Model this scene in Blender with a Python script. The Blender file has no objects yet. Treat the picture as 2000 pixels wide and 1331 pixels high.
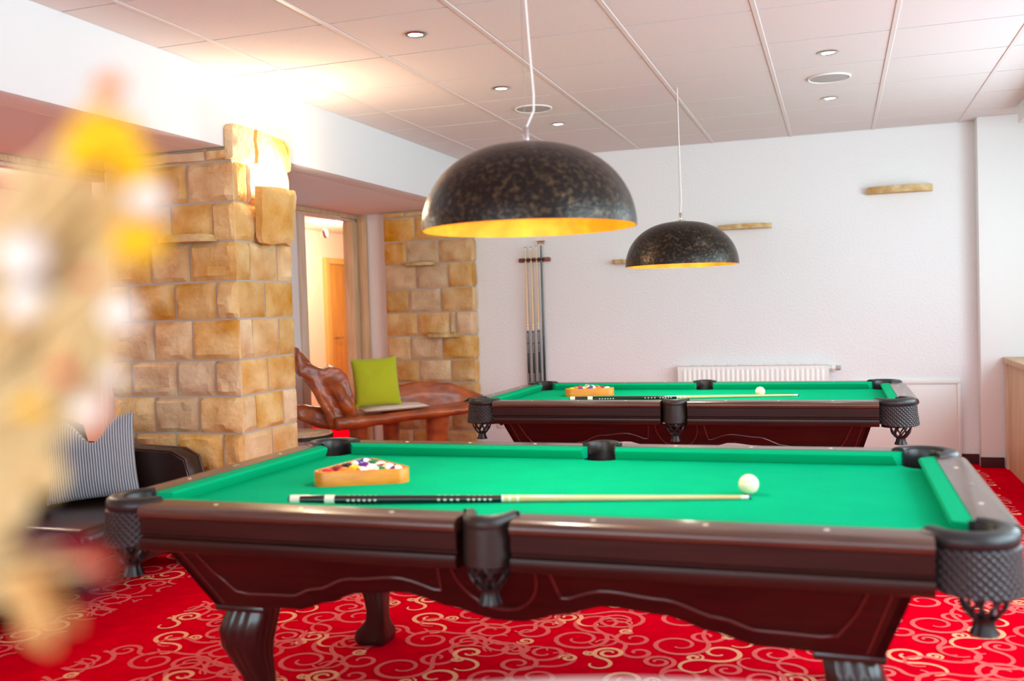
import bpy, bmesh, math, random
from mathutils import Vector, Matrix, noise
R = math.radians; PI = math.pi
sc = bpy.context.scene; C = sc.collection

# ------------------------------------------------------------------ camera
H = 1.31
def cam_axes(yaw, pitch, roll):
    f = Vector((-math.sin(yaw)*math.cos(pitch), math.cos(yaw)*math.cos(pitch), math.sin(pitch)))
    r = Vector((math.cos(yaw), math.sin(yaw), 0)); u = r.cross(f)
    c, s = math.cos(roll), math.sin(roll)
    return c*r - s*u, s*r + c*u, f
cr, cu, cf = cam_axes(R(18.708), R(-1.8058), R(1.7964))
cd = bpy.data.cameras.new('camera'); cam = bpy.data.objects.new('camera', cd); C.objects.link(cam)
cam.matrix_world = Matrix(((cr.x, cu.x, -cf.x, 0), (cr.y, cu.y, -cf.y, 0), (cr.z, cu.z, -cf.z, H), (0, 0, 0, 1)))
cd.sensor_width = 36; cd.lens = 33.92; cd.clip_start = .05; cd.clip_end = 60
cd.dof.use_dof = True; cd.dof.focus_distance = 5.2; cd.dof.aperture_fstop = 1.9
sc.camera = cam

# ------------------------------------------------------------------ world, daylight, exposure
w = bpy.data.worlds.new('world'); sc.world = w; w.use_nodes = True
w.node_tree.nodes['Background'].inputs[0].default_value = (.80, .90, 1, 1)
w.node_tree.nodes['Background'].inputs[1].default_value = 1.0
def area(name, loc, rot, sx, sy, power, col):
    l = bpy.data.lights.new(name, 'AREA'); l.shape = 'RECTANGLE'; l.size = sx; l.size_y = sy; l.energy = power; l.color = col
    o = bpy.data.objects.new(name, l); C.objects.link(o); o.location = loc; o.rotation_euler = rot
    return o
def point(name, loc, power, col, r=.04, typ='POINT', rot=(0, 0, 0), spot=1.5, blend=.5):
    l = bpy.data.lights.new(name, typ); l.energy = power; l.color = col; l.shadow_soft_size = r
    if typ == 'SPOT': l.spot_size = spot; l.spot_blend = blend
    o = bpy.data.objects.new(name, l); C.objects.link(o); o.location = loc; o.rotation_euler = rot
    return o
DAY = (.66, .88, .97); WARM = (1.0, .74, .42)
area('daylight_window_right_far', (2.06, 5.6, 1.68), (0, R(90), 0), 1.45, 2.6, 90, DAY)
area('daylight_window_right_near', (2.06, 2.2, 1.68), (0, R(90), 0), 1.45, 2.6, 118, DAY)
area('daylight_window_rear', (-1.2, -2.46, 1.6), (R(90), 0, 0), 4.6, 1.6, 135, DAY)
sc.view_settings.view_transform = 'Standard'; sc.view_settings.look = 'None'
sc.view_settings.gamma = 1; sc.view_settings.use_curve_mapping = False
sc.view_settings.exposure = 0.0

# ------------------------------------------------------------------ materials
def s2l(c): return tuple(((x/255)/12.92 if x/255 <= .04045 else ((x/255+.055)/1.055)**2.4) for x in c) + (1,)
def mat(name, c1, rough=.5, metal=0, c2=None, nscale=6, stretch=(1, 1, 1), detail=4, ramp=(.35, .65), bump=0, bscale=40,
        bdist=.01, rnd=0, emit=None, estr=0, spec=.5, sheen=0, coat=0, bstretch=None):
    m = bpy.data.materials.new(name); m.use_nodes = True; t = m.node_tree; N = t.nodes; L = t.links
    b = N['Principled BSDF']; b.inputs['Roughness'].default_value = rough; b.inputs['Metallic'].default_value = metal
    b.inputs['Specular IOR Level'].default_value = spec
    if sheen: b.inputs['Sheen Weight'].default_value = sheen
    if coat: b.inputs['Coat Weight'].default_value = coat; b.inputs['Coat Roughness'].default_value = .12
    b.inputs['Base Color'].default_value = s2l(c1)
    tc = N.new('ShaderNodeTexCoord'); mp = N.new('ShaderNodeMapping'); mp.inputs['Scale'].default_value = stretch
    L.new(tc.outputs['Object'], mp.inputs['Vector'])
    oi = None
    if rnd or c2:
        oi = N.new('ShaderNodeObjectInfo')
    if c2:
        nz = N.new('ShaderNodeTexNoise'); nz.noise_dimensions = '4D'; nz.inputs['Scale'].default_value = nscale; nz.inputs['Detail'].default_value = detail
        L.new(mp.outputs[0], nz.inputs['Vector'])
        ml = N.new('ShaderNodeMath'); ml.operation = 'MULTIPLY'; ml.inputs[1].default_value = 37; L.new(oi.outputs['Random'], ml.inputs[0]); L.new(ml.outputs[0], nz.inputs['W'])
        rp = N.new('ShaderNodeValToRGB'); rp.color_ramp.elements[0].position = ramp[0]; rp.color_ramp.elements[1].position = ramp[1]
        rp.color_ramp.elements[0].color = s2l(c1); rp.color_ramp.elements[1].color = s2l(c2)
        L.new(nz.outputs['Fac'], rp.inputs[0]); out = rp.outputs[0]
        if rnd:
            hs = N.new('ShaderNodeHueSaturation'); mr = N.new('ShaderNodeMapRange')
            mr.inputs['To Min'].default_value = 1-rnd; mr.inputs['To Max'].default_value = 1+rnd*.6
            L.new(oi.outputs['Random'], mr.inputs['Value']); L.new(mr.outputs[0], hs.inputs['Value']); L.new(out, hs.inputs['Color'])
            m2 = N.new('ShaderNodeMapRange'); m2.inputs['To Min'].default_value = .75; m2.inputs['To Max'].default_value = 1.15
            fr = N.new('ShaderNodeMath'); fr.operation = 'FRACT'; L.new(ml.outputs[0], fr.inputs[0]); L.new(fr.outputs[0], m2.inputs['Value']); L.new(m2.outputs[0], hs.inputs['Saturation'])
            out = hs.outputs[0]
        L.new(out, b.inputs['Base Color'])
    if bump:
        n2 = N.new('ShaderNodeTexNoise'); n2.inputs['Scale'].default_value = bscale; n2.inputs['Detail'].default_value = 3
        if bstretch:
            mp2 = N.new('ShaderNodeMapping'); mp2.inputs['Scale'].default_value = bstretch; L.new(tc.outputs['Object'], mp2.inputs['Vector']); L.new(mp2.outputs[0], n2.inputs['Vector'])
        else: L.new(tc.outputs['Object'], n2.inputs['Vector'])
        bp = N.new('ShaderNodeBump'); bp.inputs['Strength'].default_value = bump; bp.inputs['Distance'].default_value = bdist
        L.new(n2.outputs['Fac'], bp.inputs['Height']); L.new(bp.outputs[0], b.inputs['Normal'])
    if emit:
        b.inputs['Emission Color'].default_value = s2l(emit); b.inputs['Emission Strength'].default_value = estr
    return m
M = {}
M['plaster'] = mat('plaster', (240, 238, 238), .9, bump=.35, bscale=55, bdist=.012, spec=.2)
M['paint'] = mat('paint', (242, 241, 240), .8, spec=.2)
M['softpaint'] = mat('soffit_paint', (240, 232, 230), .8, spec=.2)
M['tile'] = mat('ceiling_tile', (232, 224, 222), .95, c2=(226, 217, 216), nscale=180, spec=.1, bump=.15, bscale=240, bdist=.002)
M['bar'] = mat('ceiling_bar', (226, 214, 210), .5)
M['gap'] = mat('ceiling_void', (112, 96, 92), .9)
M['carpet'] = mat('carpet', (228, 0, 32), 1, c2=(216, 0, 28), nscale=14, spec=0, bump=.3, bscale=350, bdist=.003)
M['swirl'] = mat('carpet_swirl', (242, 112, 108), 1, c2=(236, 96, 94), nscale=9, spec=0)
M['swirl2'] = mat('carpet_swirl_light', (252, 172, 134), 1, spec=0)
M['mortar'] = mat('mortar', (190, 175, 160), .95, bump=.3, bscale=90, bdist=.004)
M['stone'] = mat('sandstone', (202, 142, 66), .9, c2=(234, 202, 150), nscale=5.5, detail=7, ramp=(.3, .68), rnd=.13, bump=.6, bscale=38, bdist=.012, spec=.2)
M['ledge'] = mat('ledge_stone', (196, 152, 92), .9, c2=(222, 196, 150), nscale=14, detail=6, bump=.5, bscale=60, bdist=.008, spec=.2)
M['pine'] = mat('pine', (226, 196, 158), .6, c2=(206, 168, 126), nscale=5, stretch=(9, 9, .6))
M['pinkpost'] = mat('pale_pine', (232, 208, 190), .6, c2=(220, 186, 160), nscale=5, stretch=(9, 9, .5))
M['door'] = mat('door_veneer', (222, 160, 78), .45, c2=(208, 142, 62), nscale=4, stretch=(6, 6, .5))
M['doorframe'] = mat('door_frame', (232, 184, 104), .45)
M['cream'] = mat('hall_wall', (250, 236, 214), .85)
M['maroon'] = mat('maroon_base', (70, 8, 22), .8)
M['felt'] = mat('felt', (0, 164, 116), .95, c2=(0, 170, 118), nscale=7, spec=.03, bump=.1, bscale=600, bdist=.001)
M['cushfelt'] = mat('cushion_felt', (0, 158, 108), .9, spec=.05)
M['wood'] = mat('mahogany', (52, 22, 16), .34, c2=(36, 14, 10), nscale=7, stretch=(.5, 6, 9), coat=.12, spec=.3)
M['woodend'] = mat('mahogany_cross', (52, 22, 16), .34, c2=(36, 14, 10), nscale=7, stretch=(6, .5, 9), coat=.12, spec=.3)
M['railtop'] = mat('rail_wood', (92, 60, 46), .3, c2=(66, 38, 28), nscale=7, stretch=(.5, 8, 8), coat=.4)
M['railend'] = mat('rail_wood_cross', (92, 60, 46), .3, c2=(66, 38, 28), nscale=7, stretch=(8, .5, 8), coat=.4)
M['cabinet'] = mat('cabinet_wood', (56, 12, 12), .4, c2=(36, 8, 8), nscale=6, stretch=(.6, 5, 8), coat=.08, spec=.3)
M['bead'] = mat('bead_wood', (84, 34, 30), .3, coat=.4)
M['legwood'] = mat('leg_wood', (40, 22, 20), .3, c2=(28, 14, 13), nscale=8, coat=.4)
M['leather'] = mat('pocket_leather', (30, 28, 29), .38, bump=.25, bscale=160, bdist=.002)
M['strap'] = mat('strap_leather', (40, 33, 29), .45, bump=.3, bscale=120, bdist=.002)
M['sight'] = mat('sight_pearl', (240, 225, 200), .3)
M['brass'] = mat('brass', (200, 160, 90), .3, metal=1)
M['shade'] = mat('shade_bronze', (30, 25, 21), .3, c2=(92, 74, 54), nscale=55, detail=9, ramp=(.48, .72), metal=.5, bump=.5, bscale=90, bdist=.004)
M['gold'] = mat('gold_leaf', (236, 150, 0), .5, c2=(250, 186, 30), nscale=12, detail=6, ramp=(.4, .7), metal=.15, bump=.2, bscale=30, bdist=.004, emit=(255, 176, 0), estr=.0)
M['bulb'] = mat('bulb_glow', (255, 240, 210), .4, emit=(255, 226, 170), estr=14)
M['lens'] = mat('downlight_glow', (255, 250, 240), .4, emit=(255, 240, 222), estr=9)
M['chrome'] = mat('chrome', (200, 200, 200), .2, metal=1)
M['white'] = mat('white_enamel', (240, 238, 234), .35)
M['cable'] = mat('clear_cable', (236, 232, 226), .4)
M['grille'] = mat('speaker_grille', (176, 172, 170), .7, bump=.4, bscale=500, bdist=.001)
M['cuewood'] = mat('cue_maple', (232, 200, 152), .3, c2=(224, 184, 128), nscale=6, stretch=(.5, 6, 6), coat=.4)
M['black'] = mat('cue_black', (14, 14, 15), .2, coat=.5)
M['ivory'] = mat('ivory', (240, 230, 210), .3)
M['teal'] = mat('tip_teal', (30, 120, 130), .8)
M['chalk'] = mat('chalk', (20, 150, 170), .9)
M['rackwood'] = mat('rack_beech', (226, 140, 22), .4, c2=(208, 118, 12), nscale=6, stretch=(2, 2, 9), coat=.1)
M['redwood'] = mat('cue_rack_wood', (122, 28, 24), .3, coat=.4)
M['teak'] = mat('teak_root', (196, 98, 42), .34, c2=(132, 58, 24), nscale=5, detail=6, stretch=(1.2, 1.2, 3), ramp=(.3, .72), coat=.15, bump=.3, bscale=22, bdist=.006)
M['pad'] = mat('seat_pad', (232, 216, 200), .9, bump=.2, bscale=200, bdist=.002)
M['lime'] = mat('lime_cotton', (186, 194, 26), .9, c2=(178, 186, 22), nscale=6, sheen=.2, bump=.25, bscale=14, bdist=.012)
M['sofa'] = mat('sofa_leather', (48, 30, 26), .3, c2=(38, 24, 22), nscale=5, bump=.15, bscale=60, bdist=.003)
M['piping'] = mat('sofa_piping', (74, 46, 38), .4)
M['steel'] = mat('brushed_steel', (150, 146, 140), .4, metal=.8)
M['dark'] = mat('dark_metal', (30, 28, 28), .5)
M['vase'] = mat('vase_ceramic', (225, 220, 214), .4)
M['tabletop'] = mat('white_tabletop', (250, 248, 246), .35)
M['straw'] = mat('dried_straw', (240, 206, 150), .9, c2=(222, 180, 116), nscale=20)
M['plume'] = mat('plume_cream', (255, 232, 190), .95, c2=(250, 214, 156), nscale=20)
M['fluff'] = mat('fluff_white', (250, 234, 224), .95)
M['yellow'] = mat('flower_yellow', (255, 206, 0), .8, c2=(255, 186, 0), nscale=30)
M['orange'] = mat('flower_orange', (238, 150, 40), .8)
M['red'] = mat('pod_red', (220, 40, 40), .7)
M['crimson'] = mat('flower_crimson', (150, 0, 26), .8)
M['purple'] = mat('flower_purple', (104, 30, 60), .85)
M['coral'] = mat('flower_coral', (232, 92, 66), .8)
M['tanleaf'] = mat('leaf_tan', (206, 148, 84), .85)

# corduroy and quilted leather get their own relief
def wave_bump(m, coord, dirs, scale, strength, dist, rot=(0, 0, 0)):
    t = m.node_tree; N = t.nodes; L = t.links; b = N['Principled BSDF']
    tc = N.new('ShaderNodeTexCoord'); prev = None
    for d in dirs:
        mp = N.new('ShaderNodeMapping'); mp.inputs['Rotation'].default_value = d; L.new(tc.outputs[coord], mp.inputs['Vector'])
        wv = N.new('ShaderNodeTexWave'); wv.inputs['Scale'].default_value = scale; L.new(mp.outputs[0], wv.inputs['Vector'])
        if prev is None: prev = wv.outputs['Fac']
        else:
            mx = N.new('ShaderNodeMath'); mx.operation = 'MINIMUM'; L.new(prev, mx.inputs[0]); L.new(wv.outputs['Fac'], mx.inputs[1]); prev = mx.outputs[0]
    bp = N.new('ShaderNodeBump'); bp.inputs['Strength'].default_value = strength; bp.inputs['Distance'].default_value = dist
    L.new(prev, bp.inputs['Height']); L.new(bp.outputs[0], b.inputs['Normal'])
    return prev
M['quilt'] = mat('quilted_leather', (36, 34, 36), .36); wave_bump(M['quilt'], 'UV', ((0, 0, R(45)), (0, 0, R(-45))), 22, .8, .004)
M['cord'] = mat('grey_corduroy', (126, 130, 140), .9, sheen=.3); _f = wave_bump(M['cord'], 'UV', ((0, 0, 0),), 11, .9, .006)
_t = M['cord'].node_tree; _r = _t.nodes.new('ShaderNodeValToRGB'); _r.color_ramp.elements[0].color = s2l((104, 108, 118)); _r.color_ramp.elements[1].color = s2l((196, 198, 204))
_t.links.new(_f, _r.inputs[0]); _t.links.new(_r.outputs[0], _t.nodes['Principled BSDF'].inputs['Base Color'])

def ball_mat(name, col, stripe):
    m = bpy.data.materials.new(name); m.use_nodes = True; t = m.node_tree; N = t.nodes; L = t.links; b = N['Principled BSDF']
    b.inputs['Roughness'].default_value = .12; b.inputs['Coat Weight'].default_value = .4
    tc = N.new('ShaderNodeTexCoord'); sp = N.new('ShaderNodeSeparateXYZ'); L.new(tc.outputs['Object'], sp.inputs[0])
    def math_(op, a, v):
        n = N.new('ShaderNodeMath'); n.operation = op; L.new(a, n.inputs[0]); n.inputs[1].default_value = v; return n.outputs[0]
    ax = N.new('ShaderNodeMath'); ax.operation = 'ABSOLUTE'; L.new(sp.outputs['X'], ax.inputs[0])
    spot = math_('GREATER_THAN', ax.outputs[0], .0262)
    mx = N.new('ShaderNodeMix'); mx.data_type = 'RGBA'; mx.inputs['A'].default_value = s2l(col); mx.inputs['B'].default_value = s2l((248, 240, 222)); L.new(spot, mx.inputs['Factor'])
    out = mx.outputs['Result']
    if stripe:
        az = N.new('ShaderNodeMath'); az.operation = 'ABSOLUTE'; L.new(sp.outputs['Z'], az.inputs[0])
        st = math_('GREATER_THAN', az.outputs[0], .0155)
        m2 = N.new('ShaderNodeMix'); m2.data_type = 'RGBA'; m2.inputs['B'].default_value = s2l((248, 240, 222)); L.new(st, m2.inputs['Factor']); L.new(out, m2.inputs['A']); out = m2.outputs['Result']
    L.new(out, b.inputs['Base Color'])
    return m

# ------------------------------------------------------------------ mesh helpers
def nb(): return bmesh.new()
def box(bm, lo, hi, b=0, seg=2):
    v = [bm.verts.new((x, y, z)) for x in (lo[0], hi[0]) for y in (lo[1], hi[1]) for z in (lo[2], hi[2])]
    fs = [bm.faces.new([v[i] for i in q]) for q in ((0, 1, 3, 2), (4, 6, 7, 5), (0, 4, 5, 1), (2, 3, 7, 6), (0, 2, 6, 4), (1, 5, 7, 3))]
    if b:
        es = list({e for f in fs for e in f.edges}); bmesh.ops.bevel(bm, geom=es, offset=b, segments=seg, affect='EDGES', profile=.5)
    return v
def loft(bm, rings, closed=True, caps=True):
    vr = [[bm.verts.new(p) for p in r] for r in rings]; n = len(vr[0])
    for a, b in zip(vr, vr[1:]):
        for i in range(n if closed else n-1):
            j = (i+1) % n
            try: bm.faces.new((a[i], a[j], b[j], b[i]))
            except ValueError: pass
    if caps:
        for r in (vr[0][::-1], vr[-1]):
            try: bm.faces.new(r)
            except ValueError: pass
    return vr
def lathe(bm, prof, n=32, c=(0, 0, 0), mtx=None, caps=True, sx=1, sy=1):
    rings = []
    for r, z in prof:
        ring = []
        for i in range(n):
            a = 2*PI*i/n; p = Vector((r*math.cos(a)*sx, r*math.sin(a)*sy, z))
            if mtx: p = mtx @ p
            ring.append(p + Vector(c))
        rings.append(ring)
    return loft(bm, rings, True, caps)
def tube(bm, pts, rad, n=8, caps=True):
    pts = [Vector(p) for p in pts]; rings = []; up = Vector((0, 0, 1)); prevx = None
    for i, p in enumerate(pts):
        d = (pts[min(i+1, len(pts)-1)] - pts[max(i-1, 0)]).normalized()
        x = prevx - d*prevx.dot(d) if prevx is not None else d.cross(up)
        if x.length < 1e-4: x = d.cross(Vector((1, 0, 0)))
        x.normalize(); prevx = x; y = d.cross(x)
        r = rad[i] if isinstance(rad, (list, tuple)) else rad
        rings.append([p + x*(r*math.cos(2*PI*k/n)) + y*(r*math.sin(2*PI*k/n)) for k in range(n)])
    return loft(bm, rings, True, caps)
def prism(bm, outline, f0, f1):
    """extrude a 2D outline between the maps f0 and f1 (2D -> 3D)"""
    return loft(bm, [[f0(*p) for p in outline], [f1(*p) for p in outline]])
def fin(name, bm, m, parent=None, smooth=40, loc=None, rot=None, uv=None):
    bmesh.ops.recalc_face_normals(bm, faces=bm.faces)
    me = bpy.data.meshes.new(name); bm.to_mesh(me); bm.free()
    me.materials.append(M[m] if isinstance(m, str) else m)
    if smooth:
        me.polygons.foreach_set('use_smooth', [True]*len(me.polygons)); me.set_sharp_from_angle(angle=R(smooth))
    o = bpy.data.objects.new(name, me); C.objects.link(o)
    if parent: o.parent = parent
    if loc: o.location = loc
    if rot: o.rotation_euler = rot
    return o
def tag(o, label, cat, group=None):
    o['label'] = label; o['category'] = cat
    if group: o['group'] = group
    return o
def thing(name, label, cat, loc=(0, 0, 0), rz=0, group=None):
    o = bpy.data.objects.new(name, None); C.objects.link(o); o.empty_display_size = .1
    o.location = loc; o.rotation_euler = (0, 0, rz)
    return tag(o, label, cat, group)
def struct(o, label=None):
    o['kind'] = 'structure'
    if label: o['label'] = label
    return o
def sbox(name, lo, hi, m, b=0, parent=None):
    bm = nb(); box(bm, lo, hi, b); o = fin(name, bm, m, parent, 30)
    return o if parent else struct(o)
def dup(o, parent=None):
    c = o.copy(); C.objects.link(c)
    if parent: c.parent = parent
    for ch in list(o.children): dup(ch, c)
    return c
def lerp(a, b, t): return a + (b-a)*t
def interp(tab, x):
    if x <= tab[0][0]: return tab[0][1]
    for (x0, y0), (x1, y1) in zip(tab, tab[1:]):
        if x <= x1:
            t = (x-x0)/(x1-x0); t = t*t*(3-2*t); return y0 + (y1-y0)*t
    return tab[-1][1]

# ------------------------------------------------------------------ room shell
ZC, YW = 2.6525, 8.2186
XF, ZS, XP = -3.14, 2.248, -4.33      # beam face, soffit height, partition plane
floor = sbox('floor', (-6.2, -2.7, -.06), (2.2, 13, 0), 'carpet'); floor['label'] = 'crimson carpet with looping pink scroll pattern and plain stripes'
sbox('wall_back', (XP+.01, YW, 0), (2.2, YW+.14, 2.75), 'plaster')
sbox('wall_rear', (-6.2, -2.7, 0), (2.2, -2.5, 2.75), 'paint')
# right wall with two window openings
bm = nb()
for lo, hi in (((2.0, -2.7, 0), (2.2, 8.22, .9)), ((2.0, -2.7, 2.45), (2.2, 8.22, 2.75)), ((2.0, -2.7, .9), (2.2, .85, 2.45)),
               ((2.0, 3.55, .9), (2.2, 4.25, 2.45)), ((2.0, 6.95, .9), (2.2, 8.22, 2.45))): box(bm, lo, hi)
struct(fin('wall_right', bm, 'paint', smooth=0))
for n, (y0, y1) in enumerate(((.85, 3.55), (4.25, 6.95))):
    root = struct(fin('window_%d' % (n+1), (lambda b: (box(b, (1.97, y0-.06, .84), (2.02, y1+.06, .9)), b)[1])(nb()), 'white', smooth=0))
    for lo, hi in (((1.99, y0, .9), (2.04, y0+.06, 2.45)), ((1.99, y1-.06, .9), (2.04, y1, 2.45)), ((1.99, y0, 2.39), (2.04, y1, 2.45)), ((1.99, y0, .9), (2.04, y1, .96)), ((1.99, (y0+y1)/2-.04, .9), (2.04, (y0+y1)/2+.04, 2.45))):
        b2 = nb(); box(b2, lo, hi); fin('window_frame', b2, 'white', root, 0)
# stepped pilaster at the right end of the back wall
sbox('wall_pilaster', (1.018, 8.06, 0), (2.0, YW, ZC), 'paint', .004)
sbox('trim_1', (1.235, -2.5, 2.52), (2.0, 7.69, ZC), 'paint', .004)
for n, (lo, hi) in enumerate((((-3.08, YW-.014, 0), (1.016, YW, .08)), ((1.006, 8.046, 0), (1.17, 8.06, .08)))):
    sbox('baseboard_back' if n == 0 else 'baseboard_right', lo, hi, 'maroon', .003)
# beam and lower soffit on the left
sbox('trim_2', (XF-.2, -2.5, ZS), (XF, YW, 2.75), 'paint', .003)
sbox('ceiling_soffit', (XP-.06, -2.5, ZS), (XF-.2, YW, ZS+.1), 'softpaint')
# timber partition and the hall behind it
sbox('trim_3', (XP-.05, -2.5, 2.208), (XP+.05, YW, ZS), 'pine', .008)
sbox('trim_4', (XP-.05, -2.5, 2.185), (XP+.03, YW, 2.208), 'pinkpost', .005)
for n, (y0, y1, m) in enumerate(((7.14, 7.25, 'pinkpost'), (8.09, YW, 'pine'), (4.88, 4.97, 'pinkpost'), (3.4, 3.5, 'pinkpost'), (1.6, 1.7, 'pinkpost'))):
    sbox('trim_%d' % (5+n), (XP-.05, y0, 0), (XP+.05, y1, 2.185), m, .006)
sbox('trim_10', (XP+.05, YW-.03, 0), (XP+.14, YW, ZS), 'pine', .005)
sbox('wall_left', (XP-.03, 4.97, 0), (XP+.03, 7.14, 2.185), 'softpaint')
sbox('wall_hall', (-6.2, -2.5, 0), (-6.0, 13, 2.6), 'cream')
sbox('wall_hall_end', (-6.0, 12.8, 0), (XP, 13, 2.6), 'cream')
sbox('wall_hall_side', (XP-.05, YW+.0, 0), (XP+.01, 12.8, 2.6), 'cream')
sbox('ceiling_hall', (-6.0, -2.5, 2.35), (XP-.06, 13, 2.4), 'cream')
d = struct(fin('door_1', (lambda b: (box(b, (-5.995, 10.64, 0), (-5.97, 11.46, 1.955), .003), b)[1])(nb()), 'door', smooth=30))
for lo, hi in (((-6.0, 10.535, 0), (-5.95, 10.64, 2.03)), ((-6.0, 11.46, 0), (-5.95, 11.565, 2.03)), ((-6.0, 10.64, 1.955), (-5.95, 11.46, 2.03))):
    b2 = nb(); box(b2, lo, hi, .004); fin('door_frame', b2, 'doorframe', d, 30)
b2 = nb(); tube(b2, [(-5.97, 10.72, 1.03), (-5.91, 10.72, 1.03), (-5.91, 10.84, 1.03)], .01); fin('door_handle', b2, 'chrome', d)
point('hall_lamp_light', (-5.1, 9.6, 2.15), 48, (1, .91, .76), .12)
point('hall_lamp_light_near', (-5.2, 4.4, 2.15), 44, (1, .91, .78), .12)

# ------------------------------------------------------------------ ceiling: tiles and bars
ceil = sbox('ceiling', (XF-.1, -2.5, ZC+.012), (2.0, YW, ZC+.06), 'gap'); ceil['label'] = 'suspended ceiling of pale square tiles'
gx = [-.9603 + .625*k for k in range(-4, 6)]; gy = [4.616 + .625*j for j in range(-12, 7)]
xs = [XF] + [x for x in gx if XF+.05 < x < 1.95] + [2.0]; ys = [-2.5] + [y for y in gy if -2.4 < y < YW-.05] + [YW]
cache = {}
for i in range(len(xs)-1):
    for j in range(len(ys)-1):
        x0, x1, y0, y1 = xs[i]+.011, xs[i+1]-.011, ys[j]+.006, ys[j+1]-.006
        if i == 0: x0 = XF+.001
        key = (round(x1-x0, 4), round(y1-y0, 4))
        if key not in cache:
            bm = nb(); box(bm, (-key[0]/2, -key[1]/2, 0), (key[0]/2, key[1]/2, .012))
            o = fin('ceiling_tile', bm, 'tile', ceil, 0); cache[key] = o
        else:
            o = cache[key].copy(); C.objects.link(o)
        o.location = ((x0+x1)/2, (y0+y1)/2, ZC)
for x in xs[1:-1]:
    bm = nb(); box(bm, (x-.012, -2.5, ZC-.004), (x+.012, YW, ZC+.008), .002, 1); fin('ceiling_bar', bm, 'bar', ceil, 0)

def downlight(x, y, z, label, power=9, group='recessed downlights in the ceiling tiles'):
    t = thing('downlight', label, 'downlight', (x, y, z), 0, group)
    b = nb(); lathe(b, [(.036, 0), (.056, -.001), (.056, -.004), (.05, -.007), (.038, -.007), (.036, -.003)], 28, caps=False)
    b2 = nb(); lathe(b2, [(.0365, -.001), (.034, -.0045), (.001, -.006)], 24)
    fin('trim_ring', b, 'chrome', t); fin('lens', b2, 'lens', t)
    if power: point('downlight_light', (x, y, z-.03), power, (1, .93, .82), .03, 'SPOT', spot=R(95), blend=.6)
    return t
for x, y, l in ((-1.898, 4.303, 'recessed downlight of the row near the stone pillars, farthest from white wall'), (-1.898, 5.553, 'recessed downlight in the middle of the row near the stone pillars'),
                (-1.898, 6.803, 'recessed downlight of the row near the stone pillars, closest to white wall'), (-.0228, 5.553, 'recessed downlight of the row near the pilaster, farther from the white wall'),
                (-.0228, 6.803, 'recessed downlight of the row near the pilaster, between speaker and white wall')):
    downlight(x, y, ZC, l)
downlight(-5.15, 5.35, 2.35, 'recessed downlight in the hall ceiling behind the flowers', 0)
for x, y, l in ((-.0228, 6.178, 'round white ceiling speaker in the row near the pilaster'), (-1.898, 6.203, 'round white ceiling speaker in the row near the stone pillars')):
    t = thing('ceiling_speaker', l, 'speaker', (x, y, ZC), 0, 'round ceiling speakers')
    b = nb(); lathe(b, [(.118, 0), (.126, -.001), (.126, -.006), (.120, -.010), (.114, -.008), (.113, -.003)], 40, caps=False); fin('bezel', b, 'white', t)
    b = nb(); lathe(b, [(.1145, -.002), (.112, -.006), (.06, -.0085), (.001, -.009)], 40); fin('grille', b, 'grille', t)

# ------------------------------------------------------------------ carpet scrolls
random.seed(8)
T = .95
def ribbon(pts, wid):
    vs = []; fs = []
    for i, p in enumerate(pts):
        a = pts[max(i-1, 0)]; b = pts[min(i+1, len(pts)-1)]
        dx, dy = b[0]-a[0], b[1]-a[1]; l = math.hypot(dx, dy) or 1
        k = i/(len(pts)-1); ww = wid*(.3+.7*math.sin(PI*min(1, .10+k*.85)))
        vs += [(p[0]-dy/l*ww, p[1]+dx/l*ww), (p[0]+dy/l*ww, p[1]-dx/l*ww)]
        if i: fs.append((2*i-2, 2*i-1, 2*i+1, 2*i))
    return vs, fs
motifs = []; centers = []; tries = 0
while len(centers) < 27 and tries < 6000:
    tries += 1
    c = (random.random()*T, random.random()*T); r = random.choice((.062, .078, .09, .105, .12))
    if all(math.hypot((c[0]-q[0]+T/2) % T - T/2, (c[1]-q[1]+T/2) % T - T/2) > (r+q[2])*.74 for q in centers): centers.append((c[0], c[1], r))
for k, (x, y, r) in enumerate(centers):
    a0 = random.random()*2*PI; s = random.choice((-1, 1)); turns = random.choice((1.15, 1.4, 1.65)); pts = []
    n = 26
    for i in range(n+1):
        t = i/n; a = a0 + s*t*turns*2*PI; rr = r*(.2+.8*t**.85); pts.append((x+rr*math.cos(a), y+rr*math.sin(a)))
    # tail sweeping off with the opposite curl
    a = a0 + s*turns*2*PI; px, py = pts[-1]; d = a + s*PI/2; L = r*random.uniform(2.2, 3.6); curl = -s*random.uniform(2.6, 4.6)
    for i in range(1, 17):
        d += curl/16*(.5+i/16); px += math.cos(d)*L/16; py += math.sin(d)*L/16; pts.append((px, py))
    motifs.append((ribbon(pts, .0098), k % 6 == 0))
    if k % 3 == 0:   # small light curl beside the big one
        a1 = random.random()*2*PI; q = []
        cx, cy = x+math.cos(a1)*r*1.2, y+math.sin(a1)*r*1.2
        for i in range(17):
            t = i/16; a = a1+PI*.4 - s*t*1.4*2*PI; rr = r*.4*(.2+.8*t); q.append((cx+rr*math.cos(a), cy+rr*math.sin(a)))
        motifs.append((ribbon(q, .0085), True))
def in_band(x): return (-4.3 < x < -3.13) or (-2.83 < x < 1.02)
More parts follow.
